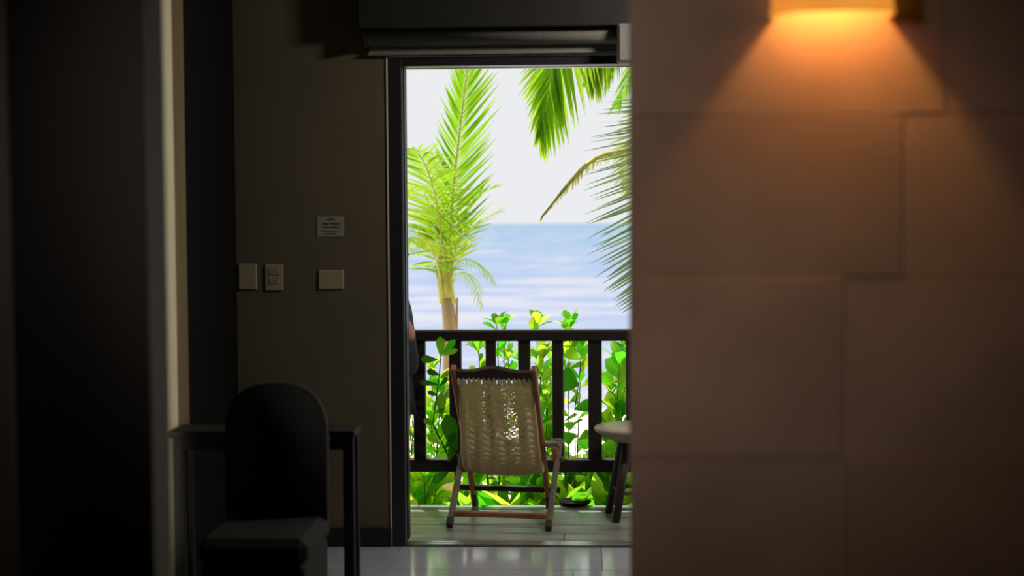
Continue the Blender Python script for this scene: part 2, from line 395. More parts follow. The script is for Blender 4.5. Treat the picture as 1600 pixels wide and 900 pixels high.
# ================================================================== SCONCE on the partition
xs0, xs1 = at(1205, 20, yp).x, at(1391, 20, yp).x; xc = (xs0 + xs1) / 2; hw = (xs1 - xs0) / 2
zsb = at(1300, 27, yp).z
sc = thing('wall_sconce', 'amber glowing half round wall lamp on the stone partition', 'lamp', (xc, yp, zsb))
def halfshell(bm, r, dep, z0, z1, th=.006, n=20, squ=.62):
    ri = []
    for rr, zz in ((r, z0), (r, z1), (r - th, z1), (r - th, z0)):
        ri.append([])
        for k in range(n + 1):
            a = math.pi * k / n; cx, sy = math.cos(a), math.sin(a)
            ex = math.copysign(abs(cx) ** squ, cx) * rr; ey = abs(sy) ** squ * (dep - (r - rr))
            ri[-1].append(bm.verts.new((xc + ex, yp - .002 - ey, zz)))
    for a, b2 in zip(ri, ri[1:] + ri[:1]):
        for k in range(n): bm.faces.new((a[k], a[k+1], b2[k+1], b2[k]))
    return bm
b = halfshell(B(), hw, .10, zsb, zsb + .30); obj('lamp_shade', b, 'shade', sc, True)
b = halfshell(B(), hw + .002, .102, zsb - .002, zsb + .012, .009); obj('bottom_rim', b, 'shade', sc, True)
b = B(); box(b, xc - .05, xc + .05, yp - .012, yp, zsb + .12, zsb + .26, .003); obj('back_plate', b, 'brass', sc)
b = B(); tube(b, [(xc, yp - .01, zsb + .24), (xc, yp - .05, zsb + .24), (xc, yp - .05, zsb + .27)], .008, 8); lathe(b, [(.0, .0), (.014, 0), (.016, .04), (.0, .04)], (xc, yp - .05, zsb + .235), 12); obj('bulb_holder', b, 'brass', sc, True)
b = B(); lathe(b, [(.001, 0), (.018, .008), (.024, .03), (.018, .05), (.010, .064)], (xc, yp - .05, zsb + .172), 14); obj('bulb', b, 'bulb', sc, True)
lamp('sconce_bulb_light', 'POINT', (xc, yp - .05, zsb + .15), 17.0, (1, .44, .105), shadow_soft_size=.022)

# ================================================================== DARK DESK AND CHAIR (left)
dy0, dy1 = 5.34, 5.52
dzt = at(500, 663, dy1).z; dxr = at(565, 663, dy1).x; dxl = at(271, 690, 5.4).x
dk = thing('desk', 'black wooden desk against the left of the door wall', 'desk', ((dxl+dxr)/2, dy1, 0))
b = B(); box(b, dxl, dxr, dy0, dy1, dzt - .028, dzt, .004); obj('desk_top', b, 'darkwood', dk)
b = B(); box(b, dxl + .02, dxr - .02, dy0 + .02, dy1 - .015, dzt - .075, dzt - .028); obj('apron', b, 'darkwood', dk)
for lx in (dxl + .03, dxr - .028):
    for ly in (dy0 + .035, dy1 - .035):
        b = B(); box(b, lx - .02, lx + .02, ly - .02, ly + .02, 0, dzt - .028, .003); obj('leg', b, 'darkwood', dk)
cy = 4.98
ca = at(378, 600, cy); cb = at(512, 665, cy); ccx = (at(352, 600, cy).x + cb.x) / 2
ch = thing('side_chair', 'black padded chair with a rounded back in front of the desk', 'chair', (ccx, cy, 0))
b = B(); prof = []
cw = cb.x - ccx
zt_c = at(430, 597, cy).z
for k in range(13):
    a = math.pi * k / 12
    prof.append((ccx + cw * math.copysign(abs(math.cos(a)) ** .75, math.cos(a)), zt_c - .20 + .20 * math.sin(a) ** .8))
prof = [(ccx + cw * .98, .44)] + prof + [(ccx - cw * .98, .44)]
fr = [b.verts.new((x, cy - .035, z)) for x, z in prof]; bk = [b.verts.new((x, cy + .03, z)) for x, z in prof]
b.faces.new(fr); b.faces.new(bk[::-1])
for k in range(len(fr)): b.faces.new((fr[k], fr[(k+1) % len(fr)], bk[(k+1) % len(fr)], bk[k]))
bmesh.ops.bevel(b, geom=[e for e in b.edges if (e.verts[0].co.y - e.verts[1].co.y) == 0], offset=.012, segments=2, affect='EDGES')
obj('backrest', b, 'chairfab', ch, True)
b = B(); box(b, ccx - cw, ccx + cw, cy - .42, cy + .04, .38, .47, .025); obj('seat', b, 'chairfab', ch)
b = B(); box(b, ccx - cw + .01, ccx + cw - .01, cy - .41, cy + .03, .06, .38, .01); obj('skirt', b, 'chairfab', ch)
for sx in (-1, 1):
    for ly in (cy - .38, cy):
        b = B(); tube(b, [(ccx + sx * (cw - .04), ly, 0), (ccx + sx * (cw - .04), ly, .08)], .018, 8); obj('leg', b, 'darkwood', ch)

# ================================================================== DECK, ROOF, GROUND, SEA
yD0 = YW + WT; ye = atz(800, 788, 0).y
cuts = [yD0] + sorted(atz(800, y, 0).y for y in (832.5, 819, 807, 795.5)) + [ye]
b = B(); box(b, -3.2, 3.0, YW + .02, ye - .03, -.30, -.045); deck = struct('deck', b, 'grout', 'grey plank deck outside the door', 'deck')
for y0, y1 in zip(cuts, cuts[1:]):
    x = -3.2 - random.uniform(0, 1.5)
    while x < 3.0:
        L = random.uniform(1.9, 2.9); a, c = max(x, -3.2), min(x + L, 3.0)
        if c - a > .05:
            b = B(); box(b, a + .002, c - .002, y0 + .006, y1 - .006, -.045, random.uniform(-.003, .001), .004); obj('plank', b, 'deck', deck)
        x += L
roof_y = 8.495
b = B(); box(b, -3.4, 3.2, YW + WT, roof_y, 2.60, 2.72); pr = struct('porch_roof', b, 'roofpale', 'porch roof over the deck, underside pale to bounce light', 'roof')  # unseen roof; pale underside added for bounce, eave placed to limit the sun
b = B(); xs = -3.3
while xs < 3.2:
    box(b, xs, xs + .06, YW + WT, roof_y - .02, 2.53, 2.60); xs += .6
obj('rafters', b, 'darkwood', pr)['kind'] = 'stuff'
gz = -.42
b = B(); n = 24
gx = [-40, -14, -8, -5, -3, -1.5, 0, 1.5, 3, 5, 8, 14, 40]; gy = [YW + .1, 8, 9, 10, 12, 14, 17, 20, 24]
vv = [[b.verts.new((x, y, gz + random.uniform(-.03, .03) - max(0, y - 9) * .062)) for x in gx] for y in gy]
for j in range(len(gy) - 1):
    for i in range(len(gx) - 1): b.faces.new((vv[j][i], vv[j][i+1], vv[j+1][i+1], vv[j+1][i]))
bb = struct('beach', b, 'sand', 'sunlit pale sand below the deck', 'sand')
b = B(); SZ = -1.1
ys = [19, 40, 100, 400, 2000, 9000]; vv = [[b.verts.new((s * (60 + y * 1.5), y, SZ)) for s in (-1, 1)] for y in ys]
for j in range(len(ys) - 1): b.faces.new((vv[j][0], vv[j][1], vv[j+1][1], vv[j+1][0]))
struct('sea', b, 'sea', 'pale blue glittering sea under a white sky', 'sea')

# ================================================================== RAILING
yr = 7.52
rz1, rz0 = at(800, 515.5, yr).z, at(800, 532, yr).z
bz1, bz0 = at(800, 716.5, yr).z, at(800, 736.5, yr).z
rl = thing('deck_railing', 'dark brown wooden railing along the deck edge', 'railing', (0, yr, 0))
b = B(); box(b, -3.1, 2.9, yr - .045, yr + .045, rz0, rz1, .008); obj('top_rail', b, 'rail', rl)
b = B(); box(b, -3.1, 2.9, yr - .03, yr + .03, bz0, bz1, .005); obj('bottom_rail', b, 'rail', rl)
bx = [(646.5, 665.5), (702.5, 721.5), (759.5, 775.5), (810, 829), (863, 880.5), (919, 940.5), (978, 997)]
cen = []
for a, c in bx:
    x0, x1 = at(a, 620, yr).x, at(c, 620, yr).x; cen.append((x0 + x1) / 2)
    b = B(); box(b, x0, x1, yr - .022, yr + .022, bz1 - .002, rz0 + .002, .004); obj('baluster', b, 'rail', rl)
sp = .187
for k in range(1, 12):
    for x in (cen[0] - sp * k, cen[-1] + sp * k):
        if -3.0 < x < 2.8: b = B(); box(b, x - .03, x + .03, yr - .022, yr + .022, bz1 - .002, rz0 + .002, .004); obj('baluster', b, 'rail', rl)
for x in (-3.05, -1.5, 1.3, 2.85):
    b = B(); box(b, x - .045, x + .045, yr - .04, yr + .04, -.04, rz1 - .004, .004); obj('post', b, 'rail', rl)

# ================================================================== SLING CHAIR
# local frame: +v away from the camera, u to the right
rl_ = atz(697, 826, 0); rr_ = atz(860, 829, 0)
ud = (rr_ - rl_); ud.z = 0
ang = -R(8.0)
org = (rl_ + rr_) / 2; org.z = 0
sl = thing('sling_chair', 'folding wooden deck chair with a cream woven sling seat', 'chair', org, ang)
hwB = ud.length / 2 - .010; hwA = .200
cs, sn = math.cos(ang), math.sin(ang)
def loc(p): # world -> chair frame
    d = Vector(p) - org; return Vector((d.x * cs + d.y * sn, -d.x * sn + d.y * cs, d.z))
vA0, zA0 = -.02, at(770, 590, org.y - .02).z + .035       # top of back frame
vA1 = .60
vB1, zB1 = .38, .372
def A(t, u): return Vector((u - .014 - .030 * t, vA0 + (vA1 - vA0) * t, zA0 * (1 - t)))
def Bf(t, u): return Vector((u, 0 + vB1 * t, zB1 * t))
for s, nm in ((-1, 'reddish brown back rail'), (1, 'dark reddish back rail')):
    b = B(); beam(b, A(-.02, s * hwA), A(.97, s * hwA), .026, .042, (1, 0, 0), .006); o = obj('back_rail', b, 'chairwood', sl, local=True); o['label'] = nm
    b = B(); beam(b, A(.90, s * hwA), A(1.0, s * hwA), .03, .046, (1, 0, 0), .006); obj('foot', b, 'tableleg', sl, local=True)
    b = B(); beam(b, Bf(.09, s * hwB), Bf(1.03, s * hwB), .026, .042, (1, 0, 0), .006); obj('leg', b, 'chairgrey', sl, local=True)
    b = B(); beam(b, Bf(0.01, s * hwB), Bf(.11, s * hwB), .031, .047, (1, 0, 0), .007); obj('leg_foot', b, 'tableleg', sl, local=True)
    # arm board with its short block
    b = B(); pts = []
    zA = zB1 - .005
    outline = [(s * (hwA - .01), vB1 - .10), (s * (hwA + .055), vB1 - .08), (s * (hwA + .06), vB1 + .06), (s * (hwA + .03), vB1 + .10), (s * (hwA - .005), vB1 + .07)]
    lo = [b.verts.new((x, y, zA)) for x, y in outline]; hi = [b.verts.new((x, y, zA + .018)) for x, y in outline]
    b.faces.new(lo[::-1]); b.faces.new(hi)
    for k in range(len(lo)): b.faces.new((lo[k], lo[(k+1) % len(lo)], hi[(k+1) % len(lo)], hi[k]))
    obj('armrest', b, 'chairgrey', sl, local=True)
    b = B(); box(b, s * (hwA + .02), s * (hwA + .05), vB1 - .10, vB1 - .03, zA - .075, zA, .005); obj('arm_block', b, 'chairwood', sl, local=True)
    b = B(); lathe(b, [(.0, 0), (.014, 0), (.014, .012), (.006, .016), (.0, .016)], n=10); bmesh.ops.rotate(b, verts=b.verts, matrix=Matrix.Rotation(R(90) * s, 3, 'Y'))
    bmesh.ops.translate(b, verts=b.verts, vec=Bf(.82, s * (hwB + .012))); obj('pivot_bolt', b, 'brass', sl, local=True)
b = B(); beam(b, Bf(.165, -hwB + .01) , Bf(.165, hwB - .01), .024, .036, (0, 0, 1), .004); obj('rear_stretcher', b, 'chairwood', sl, local=True)
b = B(); beam(b, A(.865, -hwA - .07), A(.865, hwA + .07), .03, .026, (0, 0, 1), .004); obj('notch_bar', b, 'crest', sl, local=True)
b = B(); beam(b, Bf(.985, -hwB), Bf(.985, hwB), .026, .026, (0, 0, 1), .005); obj('front_bar', b, 'chairwood', sl, local=True)
# crest rail with its arched top
b = B(); tl = (vA1 - vA0); dirA = Vector((0, tl, -zA0)).normalized()
top = []; bot = []; N = 24
for k in range(N + 1):
    u = -hwA + 2 * hwA * k / N; q = abs(u) / hwA
    up = .024 + .026 * (math.cos(q / .62 * math.pi) * .5 + .5 if q < .62 else 0) + .006 * max(0, q - .75) / .25
    c = A(.028, u); top.append(c - dirA * up); bot.append(c + dirA * .028)
nrm = Vector((0, zA0, tl)).normalized() * .011
vf = [[b.verts.new(p + n_) for p in pts] for pts, n_ in ((top, -nrm), (top, nrm), (bot, nrm), (bot, -nrm))]
for a, c in zip(vf, vf[1:] + vf[:1]):
    for k in range(N): b.faces.new((a[k], a[k+1], c[k+1], c[k]))
for k in (0, N): b.faces.new([r[k] for r in vf])
obj('crest_rail', b, 'crest', sl, local=True)
# woven sling: hangs from the crest, sags, rises to the front bar
prof = bez([A(.085, 0), A(.34, 0) + Vector((0, -.015, 0)), Vector((0, .15, .135)), Vector((0, .33, .125)), Bf(.985, 0) + Vector((0, .02, -.10)), Bf(.985, 0) + Vector((0, 0, .02))], 224)
NU = 58
def tone(s, t):      # openness of the weave, 0 closed .. 1 open
    o = 0
    if t < .36: o = max(o, (1 - abs(s - .38 - .1 * (t - .1)) / .11) * (.95 if t > .08 else .7))
    if t < .33: o = max(o, 1.1 - abs(s - .65) / .10)
    if .20 < t < .29 and .60 < s < .86: o = max(o, .95)
    if t > .31: o = max(o, .42 * max(0, 1.2 - abs(s - .74) / .22) * (t < .62))
    if t > .6: o = max(o, .35)
    return max(0, min(1, o))
b = B(); grid = []
for j, p in enumerate(prof):
    t = j / (len(prof) - 1); row = []
    tw = .5 + .5 * math.cos(min(1, t / .45) * math.pi)
    for i in range(NU + 1):
        s = i / NU; w = hwA * (.90 + .10 * math.sin(math.pi * t))
        fold = .0105 * math.sin(s * 2 * math.pi * 5.2 + .7) * (1 - .55 * t) + .004 * math.sin(s * 34 + t * 5)
        rib = .0042 * math.sin((t * 33 - abs((s * 5) % 1 - .5) * 1.9) * 2 * math.pi)
        sag = .022 * math.sin(math.pi * min(1, t * 1.2)) * (abs(2 * s - 1) ** 2.2) * (1 if t > .1 else t * 10)
        row.append(b.verts.new(Vector((-w + 2 * w * s - .018 - .012 * t, p.y + fold * .75 + rib, p.z + fold * .35 + rib * .6 + sag))))
    grid.append(row)
hole = []; rgh = random.Random(5)
for j in range(len(prof) - 1):
    for i in range(NU):
        f = b.faces.new((grid[j][i], grid[j][i+1], grid[j+1][i+1], grid[j+1][i]))
        o = tone(i / NU, j / (len(prof) - 1))
        if o > .15 and rgh.random() < o * .8 and (j % 3 != 0): hole.append((f, rgh.uniform(.6, 1)))
dele = []
for f, o in hole:
    vs_ = list(f.verts); c = f.calc_center_median(); k = .40 + .42 * o
    nv = [b.verts.new(c + (v.co - c) * k) for v in vs_]
    for q in range(4): b.faces.new((vs_[q], vs_[(q+1) % 4], nv[(q+1) % 4], nv[q]))
    dele.append(f)
bmesh.ops.delete(b, geom=dele, context='FACES')
slo = obj('woven_sling', b, 'cord', sl, True, local=True); sd = slo.modifiers.new('thickness', 'SOLIDIFY'); sd.thickness = .002; sd.offset = 0
me_loop = None
for k in range(15):
    u = -hwA * .88 + 2 * hwA * .88 * k / 14; c = A(.062, u)
    b = B(); tube(b, [c + Vector((0, -.016, .022)), c + Vector((0, -.020, 0)), c + Vector((0, -.012, -.022)), c + Vector((.003, .006, -.03)), c + Vector((.003, .012, .01))], [.006, .0085, .009, .007, .005], 7)
    obj('cord_knot', b, 'cord', sl, True, local=True)
for s in (0, 1):
    b = B(); pts = [grid_p for grid_p in [Vector(((-1 if s == 0 else 1) * hwA * (.90 +   .10 * math.sin(math.pi * j / 224)) - .018 - .012 * j / 224, prof[j].y, prof[j].z + .022 * math.sin(math.pi * min(1, j / 224 * 1.2)) * min(1, j / 15))) for j in range(0, 225, 8)]]
    tube(b, pts, .0065, 7); obj('edge_cord', b, 'cord', sl, True, local=True)

# ================================================================== ROUND TABLE (right, half hidden by the partition)
ty = 7.22; tr = .21
tc_ = at(928, 668, ty); tcx = tc_.x + tr; tz = tc_.z + .012
tb = thing('round_table', 'small round wooden table with splayed legs beside the stone wall edge', 'table', (tcx, ty, 0))
b = B(); lathe(b, [(.001, 0), (tr - .03, 0), (tr - .006, -.006), (tr, -.014), (tr - .004, -.026), (tr - .055, -.058), (tr - .10, -.078), (.001, -.082)], (tcx, ty, tz), 48); obj('table_top', b, 'tablewood', tb, True)
for k in range(4):
    a = R(233 + 90 * k); b = B()
    tube(b, [(tcx + .07 * math.cos(a), ty + .07 * math.sin(a), tz - .07), (tcx + .17 * math.cos(a), ty + .17 * math.sin(a), .0)], [.028, .020], 10); obj('leg', b, 'tableleg', tb, True)
b = B(); tube(b, [(tcx + .135 * math.cos(R(a)), ty + .135 * math.sin(R(a)), .14) for a in range(233, 594, 90)], .011, 6); obj('stretcher', b, 'tableleg', tb)

# ================================================================== SAUCER on the deck edge
sp_ = atz(898, 786, 0); sp_.y -= .03
b = B(); lathe(b, [(.001, .006), (.070, .006), (.082, .016), (.088, .018), (.088, .013), (.074, 0), (.001, 0)], (0, 0, 0), 24)
o = obj('plant_saucer', b, 'saucer', None, True); o.location = (sp_.x, sp_.y, .0012); tag(o, 'dark flat saucer on the deck edge right of the chair', 'saucer')

# ================================================================== LEAVES
def leaf_mesh(name, m, wid=.5, curl=.15, fold=.12, n=6, shape=.9):
    b = B(); rows = []
    for k in range(n + 1):
        t = k / n; w = wid / 2 * max(.06, (t ** shape * 1.28) * max(0, 1 - t ** 5.5) ** .6)
        z = -curl * t * t
        rows.append([b.verts.new((-w, t, z + fold * w)), b.verts.new((0, t, z)), b.verts.new((w, t, z + fold * w))])
    for a, c in zip(rows, rows[1:]):
        for q in range(2): b.faces.new((a[q], a[q+1], c[q+1], c[q]))
    me = bpy.data.meshes.new(name); b.to_mesh(me); b.free(); me.materials.append(M[m])
    for p in me.polygons: p.use_smooth = True
    return me
LM = {}
for key in ('leaf', 'leafdark', 'leafyellow'):
    LM[key] = [leaf_mesh('leaf', key, w, c, f, 6, s) for w, c, f, s in ((.50, .12, .3, .95), (.56, .25, .2, 1.05), (.44, .35, .4, .8), (.60, .05, .15, .75))]
STRAP = {k: [leaf_mesh('strap_leaf', k, w, c, .25, 7, .5) for w, c in ((.16, .35), (.20, .55), (.13, .2))] for k in ('leaf', 'leafyellow', 'leafdark')}
def leaf(parent, base, tip, me, width=1, face=None, name='leaf'):
    base, tip = Vector(base), Vector(tip); d = tip - base; L = d.length; y = d / L
    f = Vector(face) if face else Vector((random.uniform(-.7, .7), random.uniform(-1, .3), random.uniform(.1, 1)))
    z = f - y * f.dot(y); z.normalize(); x = y.cross(z)
    o = bpy.data.objects.new(name, me); COL.objects.link(o); o.parent = parent
    m3 = Matrix((x * L * width, y * L, z * L)).transposed().to_4x4()
    m3.translation = base - parent.location
    o.matrix_basis = m3
    return o
def stem(parent, pts, r=.005, m='stem'):
    b = B(); tube(b, pts, [r * (1 - .5 * k / (len(pts) - 1)) for k in range(len(pts))], 6); return obj('stem', b, m, parent, True)
def shrub(name, label, base, tops, key='leaf', size=.11, per=16, group='leafy shrubs outside the railing', spread=1.0, mix=('leafyellow', .3), low=.25):
    base = Vector(base); t = thing(name, label, 'shrub', base, 0, group)
    for top in tops:
        top = Vector(top); mid = (base + top) / 2 + Vector((random.uniform(-.05, .05), random.uniform(-.04, .04), .05))
        pts = bez([base + Vector((random.uniform(-.04, .04), random.uniform(-.03, .03), 0)), mid, top], 8); stem(t, pts)
        for k in range(per):
            q = 1 - (k / per) ** 1.25 * (1 - low); i = q * 8; a = pts[min(7, int(i))].lerp(pts[min(8, int(i) + 1)], i - int(i))
            az = k * 2.4 + random.uniform(-.4, .4); el = (.95 - .9 * (k / per)) + random.uniform(-.2, .25)
            d = Vector((math.cos(az) * math.cos(el), math.sin(az) * math.cos(el) * .8, math.sin(el)))
            L = size * random.uniform(.75, 1.25) * spread
            kk = mix[0] if random.random() < mix[1] else key
            leaf(t, a, a + d * L, random.choice(LM[kk]), random.uniform(.85, 1.15))
        for k in range(7):
            az = k * 2.4 + random.uniform(-.3, .3); el = R(random.uniform(30, 80))
            d = Vector((math.cos(az) * math.cos(el), math.sin(az) * math.cos(el), math.sin(el)))
            leaf(t, top, top + d * size * random.uniform(.8, 1.1), random.choice(LM[mix[0] if random.random() < mix[1] else key]), random.uniform(1, 1.25), (-d.x, -d.y, .8))
    return t
def gp(px, Y): p = at(px, 700, Y); return (p.x, Y, gz - max(0, Y - 9) * .062 - .01)
G = None
# rosettes that rise above the rail and foliage seen between the balusters
shrub('beach_shrub', 'bright shrub whose leafy top clears the rail above the chair back', gp(770, 8.15), [at(776, 508, 8.1), at(788, 512, 8.15), at(748, 548, 8.1), at(795, 560, 8.2), at(760, 590, 8.25)], per=15, size=.095)
shrub('beach_shrub', 'shrub whose yellow green top shows above the middle of the rail', gp(838, 8.2), [at(839, 512, 8.2), at(846, 565, 8.1), at(822, 570, 8.25), at(856, 625, 8.2)], per=15, size=.12, mix=('leafyellow', .45))
shrub('beach_shrub', 'shrub with an upright leaf cluster above the rail at the right', gp(890, 8.1), [at(891, 512, 8.1), at(908, 548, 8.15), at(884, 556, 8.2)], per=15, size=.115)
shrub('beach_shrub', 'broad leaved bright shrub behind the rail next to the round table', gp(962, 8.0), [at(968, 570, 8.0), at(980, 560, 8.1), at(955, 610, 8.1), at(970, 655, 8.0), at(948, 690, 8.05)], per=17, size=.15)
shrub('beach_shrub', 'light green shrub filling the gap left of the chair back', gp(682, 8.3), [at(676, 580, 8.3), at(690, 610, 8.25), at(672, 650, 8.2), at(684, 690, 8.3), at(694, 650, 8.35)], per=20, size=.12, mix=('leafyellow', .5), low=.1)
shrub('beach_shrub', 'shrub at the far left end of the rail by the door frame', gp(644, 8.1), [at(646, 590, 8.1), at(640, 650, 8.1), at(650, 690, 8.1)], per=13, size=.10)
shrub('beach_shrub', 'yellow green shrub seen right of the chair back rail', gp(858, 8.35), [at(852, 600, 8.3), at(862, 560, 8.35), at(846, 650, 8.3), at(856, 690, 8.25)], per=17, size=.15, key='leafyellow', mix=('leaf', .5))
# prominent single-stem plants
def pixplant(name, label, base, stempx, leaves, Y, m='stem', r=.005):
    t = thing(name, label, 'plant', base)
    pts = [Vector(base)] + [at(x, y, yy) for x, y, yy in stempx]
    fine = []
    for a, c in zip(pts, pts[1:]): fine += [a.lerp(c, k / 4) for k in range(4)]
    fine.append(pts[-1]); stem(t, fine, r, m)
    for bx_, by, tx, ty_, w, key in leaves:
        yb = Y + random.uniform(-.02, .02); p = at(bx_, by, yb); q = at(tx, ty_, yb + random.uniform(-.03, .02))
        L = (q - p).length; pw = w / F * Y
        leaf(t, p, q, LM[key][3], min(2.4, pw / (L * .56)), (random.uniform(-.35, .35), -1, random.uniform(.1, .5)))
    return t
pixplant('climbing_plant', 'dark stemmed leafy plant standing against the rail left of the chair', (at(712, 740, 7.72).x, 7.72, gz),
    [(711, 735, 7.66), (696, 703, 7.46), (676, 662, 7.42), (681, 628, 7.42), (686, 590, 7.42), (689, 556, 7.42)],
    [(689, 558, 688, 526, 16, 'leaf'), (691, 554, 711, 531, 12, 'leaf'), (691, 556, 715, 546, 10, 'leaf'), (684, 562, 657, 561, 14, 'leafdark'), (687, 586, 667, 579, 11, 'leafdark'),
     (684, 601, 656, 597, 10, 'leafdark'), (688, 592, 701, 581, 9, 'leaf'), (687, 604, 699, 590, 9, 'leafdark'), (684, 618, 668, 612, 8, 'leafdark'), (690, 655, 689, 614, 17, 'leaf'),
     (712, 708, 698, 648, 27, 'leafdark'), (680, 645, 694, 640, 9, 'leaf'), (679, 665, 662, 655, 11, 'leaf'), (690, 695, 668, 680, 12, 'leaf'), (702, 737, 675, 753, 15, 'leafdark'), (700, 722, 712, 690, 16, 'leafdark'), (695, 702, 712, 676, 13, 'leafdark')], 7.42, 'darkstem')
pixplant('slender_plant', 'thin upright dark stem with a few big round leaves right of the chair', (at(899, 780, 7.70).x, 7.70, gz),
    [(898, 760, 7.70), (899, 700, 7.70), (898, 640, 7.70), (904, 600, 7.70), (908, 556, 7.70)],
    [(904, 602, 872, 590, 44, 'leafdark'), (897, 640, 926, 630, 20, 'leafdark'), (908, 562, 884, 548, 20, 'leaf'), (908, 562, 918, 540, 13, 'leaf'), (899, 678, 880, 688, 22, 'leafdark'),
     (900, 690, 922, 696, 18, 'leaf'), (899, 660, 884, 668, 16, 'leaf'), (904, 600, 912, 580, 9, 'leaf'), (908, 558, 904, 535, 11, 'leaf')], 7.70, 'darkstem', .0035)
# low foliage below the bottom rail
def strap_plant(name, label, px, Y, n, L, key, top=None):
    base = Vector(gp(px, Y)); t = thing(name, label, 'plant', base, 0, 'strap leaved plants under the railing')
    for k in range(n):
        az = k * 2.4 + random.uniform(-.3, .3); el = R(random.uniform(38, 84))
        d = Vector((math.cos(az) * math.cos(el), math.sin(az) * math.cos(el), math.sin(el)))
        kk = key if random.random() < .6 else random.choice(('leaf', 'leafyellow', 'leafyellow'))
        leaf(t, base + Vector((d.x, d.y, 0)) * .02, base + d * L * random.uniform(.7, 1.1), random.choice(STRAP[kk]), random.uniform(.9, 1.35), (-d.x, -d.y, 1.2))
    return t
sp_l = [('pale strap leaved plant under the rail at the far left', 655, 7.95, 'leafyellow'), ('bright strap leaved plant left of the chair legs', 690, 8.05, 'leaf'), ('yellow green strap leaved plant behind the left chair foot', 722, 7.95, 'leafyellow'),
        ('strap leaved plant below the left half of the sling', 755, 8.0, 'leafyellow'), ('green strap leaved plant below the middle of the sling', 785, 7.9, 'leaf'), ('strap leaved plant below the right half of the sling', 820, 8.05, 'leafyellow'),
        ('strap leaved plant behind the right chair leg', 858, 7.95, 'leaf'), ('arching strap leaved plant right of the dark saucer', 915, 7.95, 'leaf'), ('strap leaved plant left of the table leg', 945, 8.1, 'leafyellow'), ('strap leaved plant behind the table leg', 978, 8.0, 'leafyellow')]
for lb, px, Y, key in sp_l: strap_plant('strap_leaf_plant', lb, px, Y, 20, random.uniform(.52, .68), key)
low = [('low broad leaved bush under the bottom rail at far left', 650, 7.85, 735, .15), ('low bush with big leaves left of the chair', 672, 8.1, 745, .14), ('low bush behind the left leg of the chair', 735, 8.3, 735, .13),
       ('low bush behind the middle of the chair bars', 800, 8.35, 740, .14), ('low bush behind the right leg of the chair', 845, 8.2, 750, .14), ('low bush between saucer and bottom rail', 905, 8.15, 748, .15), ('low bush with large leaves near the table leg', 955, 8.1, 742, .17)]
for lb, px, Y, py, sz in low: shrub('low_bush', lb, gp(px, Y), [at(px - 14, py, Y), at(px + 12, py + 8, Y - .1), at(px, py + 22, Y - .05)], per=13, size=sz, low=.0, mix=('leafyellow', .72))  # mostly the brighter leaf colour, standing in for sunlight on low foliage

# ================================================================== PALMS
def catmull(P_, n):
    P_ = [Vector(p) for p in P_]; P_ = [P_[0] * 2 - P_[1]] + P_ + [P_[-1] * 2 - P_[-2]]; m = len(P_) - 3; out = []
    for k in range(n + 1):
        x = k / n * m; i = min(m - 1, int(x)); t = x - i; a, b_, c, d = P_[i:i + 4]
        out.append(.5 * (2 * b_ + (c - a) * t + (2 * a - 5 * b_ + 4 * c - d) * t * t + (3 * b_ - a - 3 * c + d) * t ** 3))
    return out
def frond(parent, ctrl, Lmax, n=46, r=.012, m='frond', droop=.25, ang=(.9, .45), wid=.022, start=.08, side=None, asym=(1, 1), gpull=0.0):
    pts = catmull(ctrl, 24); b = B(); tube(b, pts, [r * (1 - .8 * k / 24) for k in range(25)], 6)
    fo = obj('frond', b, 'petiole', parent, True)
    b = B(); rg = random.Random(int(ctrl[0][0] * 1000) + n)
    for k in range(n):
        t = start + (1 - start) * k / (n - 1); i = t * 24; i0 = min(23, int(i)); p = pts[i0].lerp(pts[i0 + 1], i - i0); T = (pts[i0 + 1] - pts[i0]).normalized()
        S = (Vector(side) if side else T.cross(Vector((0, 0, 1)))); S = (S - T * S.dot(T)).normalized(); Nn = S.cross(T)
        env = max(.22, math.sin(math.pi * (.16 + .80 * t)) ** .6)
        for sg in (-1, 1):
            L = Lmax * env * asym[0 if sg < 0 else 1] * rg.uniform(.82, 1.1); a = ang[0] + (ang[1] - ang[0]) * t + rg.uniform(-.07, .07)
            d = T * math.cos(a) + S * sg * math.sin(a) + Nn * rg.uniform(-.10, .10) ; d.normalize()
            q = p.copy(); prev = None; wv = wid * rg.uniform(.8, 1.15)
            W0 = (T - d * T.dot(d)).normalized()
            tw = Matrix.Rotation(rg.uniform(-.6, .6), 3, d); W0 = tw @ W0
            for s in range(6):
                f = s / 5; w = wv * (.35 + .65 * min(1, f * 4)) * (1 - f ** 2.2) + .0012
                a_, c_ = b.verts.new(q - W0 * w / 2), b.verts.new(q + W0 * w / 2)
                if prev: b.faces.new((prev[0], prev[1], c_, a_))
                prev = (a_, c_)
                d = (d + Vector((0, 0, -1)) * (droop + gpull * f) * .2).normalized(); q = q + d * L / 5
    lf = obj('leaflets', b, m, fo, kind='stuff'); return fo
py_ = 10.2
pb = at(703, 640, py_); pbz = gz - (py_ - 9) * .062 - .02
palm = thing('coconut_palm', 'young coconut palm with a tall upright frond behind the left rail', 'palm tree', (pb.x, py_, pbz), 0, 'coconut palms beyond the deck')
def P(x, y, dy=0): return at(x, y, py_ + dy)
b = B(); tube(b, [(pb.x, py_, pbz), P(704, 600), P(703, 515), P(699, 468)], [.075, .055, .052, .044], 12); obj('trunk', b, 'trunk', palm, True)
b = B(); tube(b, [P(713, 560), P(713.5, 515), P(714, 465)], [.012, .011, .009], 8); obj('cut_stalk', b, 'trunk', palm, True)
for xo_, tx, ty2, rr in ((690, 686, 400, .034), (697, 694, 380, .038), (702, 703, 385, .03), (686, 680, 415, .016)):
    b = B(); tube(b, [P(xo_ + 4, 474), P(xo_, 440), P(tx, ty2)], [rr, rr * .85, rr * .35], 10); obj('leaf_sheath', b, 'petiole', palm, True)
